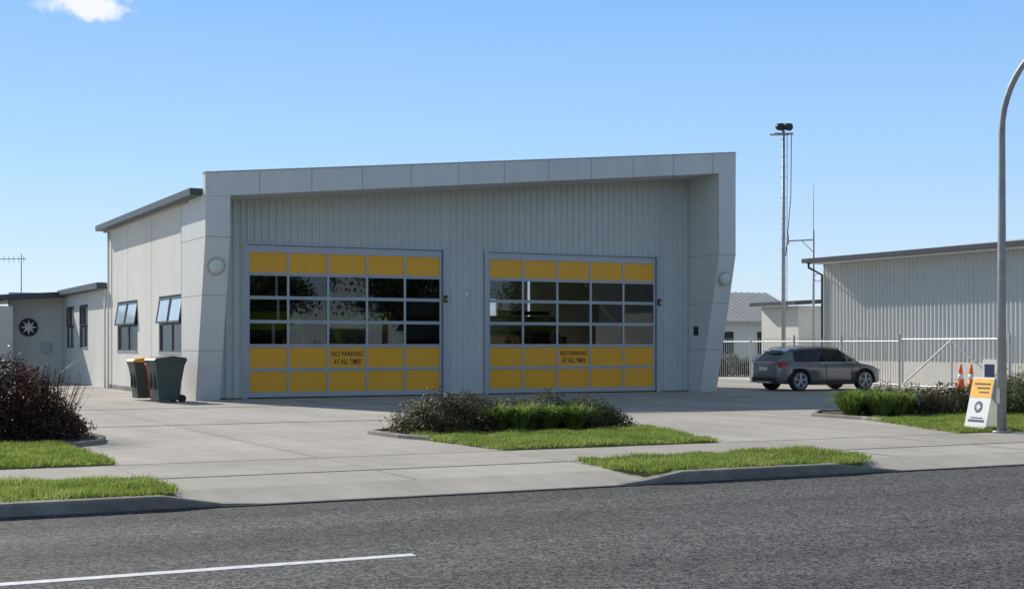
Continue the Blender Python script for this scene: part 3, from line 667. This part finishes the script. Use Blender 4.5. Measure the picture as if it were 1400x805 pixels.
        boxes('door_handles',[(x-.09,x+.09,s*.89-.015,s*.89+.015,.775,.80) for x in (-.45,.45)],M['car'],E,.005,True)
        boxes('mirror',[(.62,.76,s*.95-.10,s*.95+.10,.93,1.06)],M['car'],E,.03,True)
        boxes('head_lamp',[(1.82,1.98,s*.66-.12,s*.66+.12,.60,.70)],M['lens'],E,.03,True)
        for wx in (-1.27,1.29):
            tube('tyre',[(wx,s*.66,.33),(wx,s*.67,.33),(wx,s*.86,.33),(wx,s*.875,.33)],[.30,.33,.33,.305],M['black'],E,36,True)
            tube('rim_dish',[(wx,s*.872,.33),(wx,s*.880,.33)],[.245,.24],M['darktrim'],E,32,True)
            L=[]
            for k in range(5):
                for dd in (-.10,.10):
                    an=k*2*pi/5+.3; L.append(([(wx+.03*math.cos(an),s*.893,.33+.03*math.sin(an)),(wx+.235*math.cos(an+dd),s*.886,.33+.235*math.sin(an+dd))],[.024,.016]))
            ring=[(wx+.235*math.cos(t),s*.884,.33+.235*math.sin(t)) for t in np.linspace(0,2*pi,33)]
            L.append((ring,.016)); L.append(([(wx,s*.875,.33),(wx,s*.90,.33)],.045)); tubes('alloy_wheel',L,M['rim'],E,6,True)
            arch=[(wx+.385*math.cos(t),s*.875,.33+.385*math.sin(t)) for t in np.linspace(-.15,pi+.15,21)]
            tube('arch_cladding',arch,.024,M['black'],E,6,True)
    tube('roof_spoiler',[(-1.72,-.55,1.28),(-1.76,0,1.295),(-1.72,.55,1.28)],.03,M['car'],E,8,True)
    return E
car((19.1,-.9,0),math.radians(-3))

# ------------------------------------------------------------------ across the street (behind the camera, seen in reflections)
def tree(x,y,h,r):
    E=empty('tree',(x,y,0)); M.setdefault('bark',mat('bark',(.12,.09,.06),.9,var=.3,scale=8,bump=.6))
    tube('trunk',[(x,y,-.2),(x+.1,y,h*.3),(x,y+.1,h*.6)],[.25,.18,.1],M['bark'],E)
    cs=[];rs=[]
    for k in range(9):
        an=k*2.4; rr=r*.55*math.sqrt(k/9); cs.append((x+rr*math.cos(an),y+rr*math.sin(an),h*(.5+.35*random.random()))); rs.append((r*.5,r*.5,h*.2))
    tubes('limbs',[([(x,y,h*.35),c],[.1,.03]) for c in cs],M['bark'],E)
    tri_mesh('crown',leaves(cs,rs,5000,.14,.5,.3,.2),4,M['tree_leaf'],E)
for i,(x,h) in enumerate(((6,7),(12,9),(16,9),(19,8),(25,10.5),(29,9),(32,9.5),(38,10),(42,9),(46,9),(54,10),(62,8),(-4,7),(-14,8))): tree(x,-56+3*math.sin(i*2.1),h,3.6)
HS=empty('brick_house',(30,-66,0)); M['brick']=mat('brick',(.25,.12,.08),.9,var=.2,scale=6)
boxes('walls',[(4,22,-72,-63,-.2,3),(34,56,-72,-63,-.2,3)],M['brick'],HS)
for a,b in ((3.5,22.5),(33.5,56.5)): prism('roof',[(-62.4,2.95),(-67.5,5.6),(-72.6,2.95)],'x',a,b,M['darktrim'],HS)
tri_mesh('hedge',leaves([(-20+i*2.2,-50,.7) for i in range(38)],[(1.5,.7,1.0) for i in range(38)],16000,.12),4,M['dark_leaf'])

# ------------------------------------------------------------------ light, sky, camera
sd=Vector((-.52,1.6,1.04)).normalized()
el=math.asin(sd.z); az=math.atan2(sd.x,sd.y)
su=bpy.data.lights.new('sun','SUN'); su.energy=5.0; su.angle=math.radians(.5); su.color=(1,.95,.87)
so=bpy.data.objects.new('sun',su); so.rotation_euler=sd.to_track_quat('Z','Y').to_euler(); so.location=(0,0,40); COL.objects.link(so)
w=bpy.data.worlds.new('World'); scene.world=w; w.use_nodes=True; nt=w.node_tree; N=nt.nodes; L=nt.links
bg=N['Background']; sky=N.new('ShaderNodeTexSky'); sky.sky_type='NISHITA'; sky.sun_disc=False; sky.sun_elevation=el; sky.sun_rotation=az
sky.air_density=1.0; sky.dust_density=.1; sky.ozone_density=1.5; sky.altitude=0
STR=.15
bg.inputs[1].default_value=STR
tc=N.new('ShaderNodeTexCoord')
# elevation sky ramp, overhead greyed and dimmed to tune fill, blended with physical sky
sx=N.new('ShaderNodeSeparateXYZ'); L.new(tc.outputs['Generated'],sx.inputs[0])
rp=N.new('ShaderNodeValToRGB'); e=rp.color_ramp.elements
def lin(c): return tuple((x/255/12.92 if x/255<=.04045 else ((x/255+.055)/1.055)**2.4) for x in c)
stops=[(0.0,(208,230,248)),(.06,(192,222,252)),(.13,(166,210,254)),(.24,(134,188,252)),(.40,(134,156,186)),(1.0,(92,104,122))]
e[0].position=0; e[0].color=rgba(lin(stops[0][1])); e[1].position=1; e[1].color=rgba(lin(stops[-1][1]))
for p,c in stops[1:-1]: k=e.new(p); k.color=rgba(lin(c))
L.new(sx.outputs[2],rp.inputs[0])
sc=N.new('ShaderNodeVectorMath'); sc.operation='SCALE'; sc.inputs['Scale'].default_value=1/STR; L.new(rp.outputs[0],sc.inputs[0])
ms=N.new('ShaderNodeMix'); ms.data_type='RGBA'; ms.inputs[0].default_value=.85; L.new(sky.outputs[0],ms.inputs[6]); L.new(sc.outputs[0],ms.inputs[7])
# small cloud high on the left
def pixdir(px,py):
    r=(px-700)/1930; s,c=.4492,.8934; return Vector((s+c*r,c-s*r,(471-py)/1930)).normalized()
cd=pixdir(128,8); cr=Vector((cd.y,-cd.x,0)).normalized(); cu_=cr.cross(cd)
nz=N.new('ShaderNodeTexNoise'); nz.inputs['Scale'].default_value=38; nz.inputs['Detail'].default_value=7; nz.inputs['Roughness'].default_value=.6
L.new(tc.outputs['Generated'],nz.inputs['Vector'])
def dot(v):
    d=N.new('ShaderNodeVectorMath'); d.operation='DOT_PRODUCT'; d.inputs[1].default_value=v; L.new(tc.outputs['Generated'],d.inputs[0]); return d.outputs['Value']
def mth(op,a,b=None,c=None):
    m=N.new('ShaderNodeMath'); m.operation=op
    for i,x in enumerate((a,b,c)):
        if x is None: continue
        if isinstance(x,(int,float)): m.inputs[i].default_value=x
        else: L.new(x,m.inputs[i])
    return m.outputs[0]
ex=mth('POWER',mth('ABSOLUTE',mth('DIVIDE',dot(cr),.030)),2.0); ey=mth('POWER',mth('ABSOLUTE',mth('DIVIDE',dot(cu_),.0105)),2.0)
rr=mth('SQRT',mth('ADD',ex,ey))
fr=mth('GREATER_THAN',dot(cd),0)
val=mth('MULTIPLY_ADD',nz.outputs['Fac'],2.2,mth('SUBTRACT',-.25,rr))
mr=N.new('ShaderNodeMapRange'); mr.interpolation_type='SMOOTHSTEP'; mr.inputs[1].default_value=-.25; mr.inputs[2].default_value=.35; mr.inputs[3].default_value=0; mr.inputs[4].default_value=.95
L.new(val,mr.inputs[0]); fac=mth('MULTIPLY',mr.outputs[0],fr)
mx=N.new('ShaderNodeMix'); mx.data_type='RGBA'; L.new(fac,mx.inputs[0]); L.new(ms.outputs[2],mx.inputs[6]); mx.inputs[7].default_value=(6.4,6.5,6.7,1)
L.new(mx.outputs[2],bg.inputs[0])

cam=bpy.data.cameras.new('camera'); co=bpy.data.objects.new('camera',cam); COL.objects.link(co)
co.location=(-11.015,-38.247,1.5); co.rotation_euler=(pi/2,0,-math.atan2(.4492,.8934))
cam.sensor_width=36; cam.lens=1930/1400*36; cam.shift_y=68.5/1400; cam.clip_end=4000
scene.camera=co
scene.view_settings.view_transform='Standard'; scene.view_settings.look='None'; scene.view_settings.exposure=0
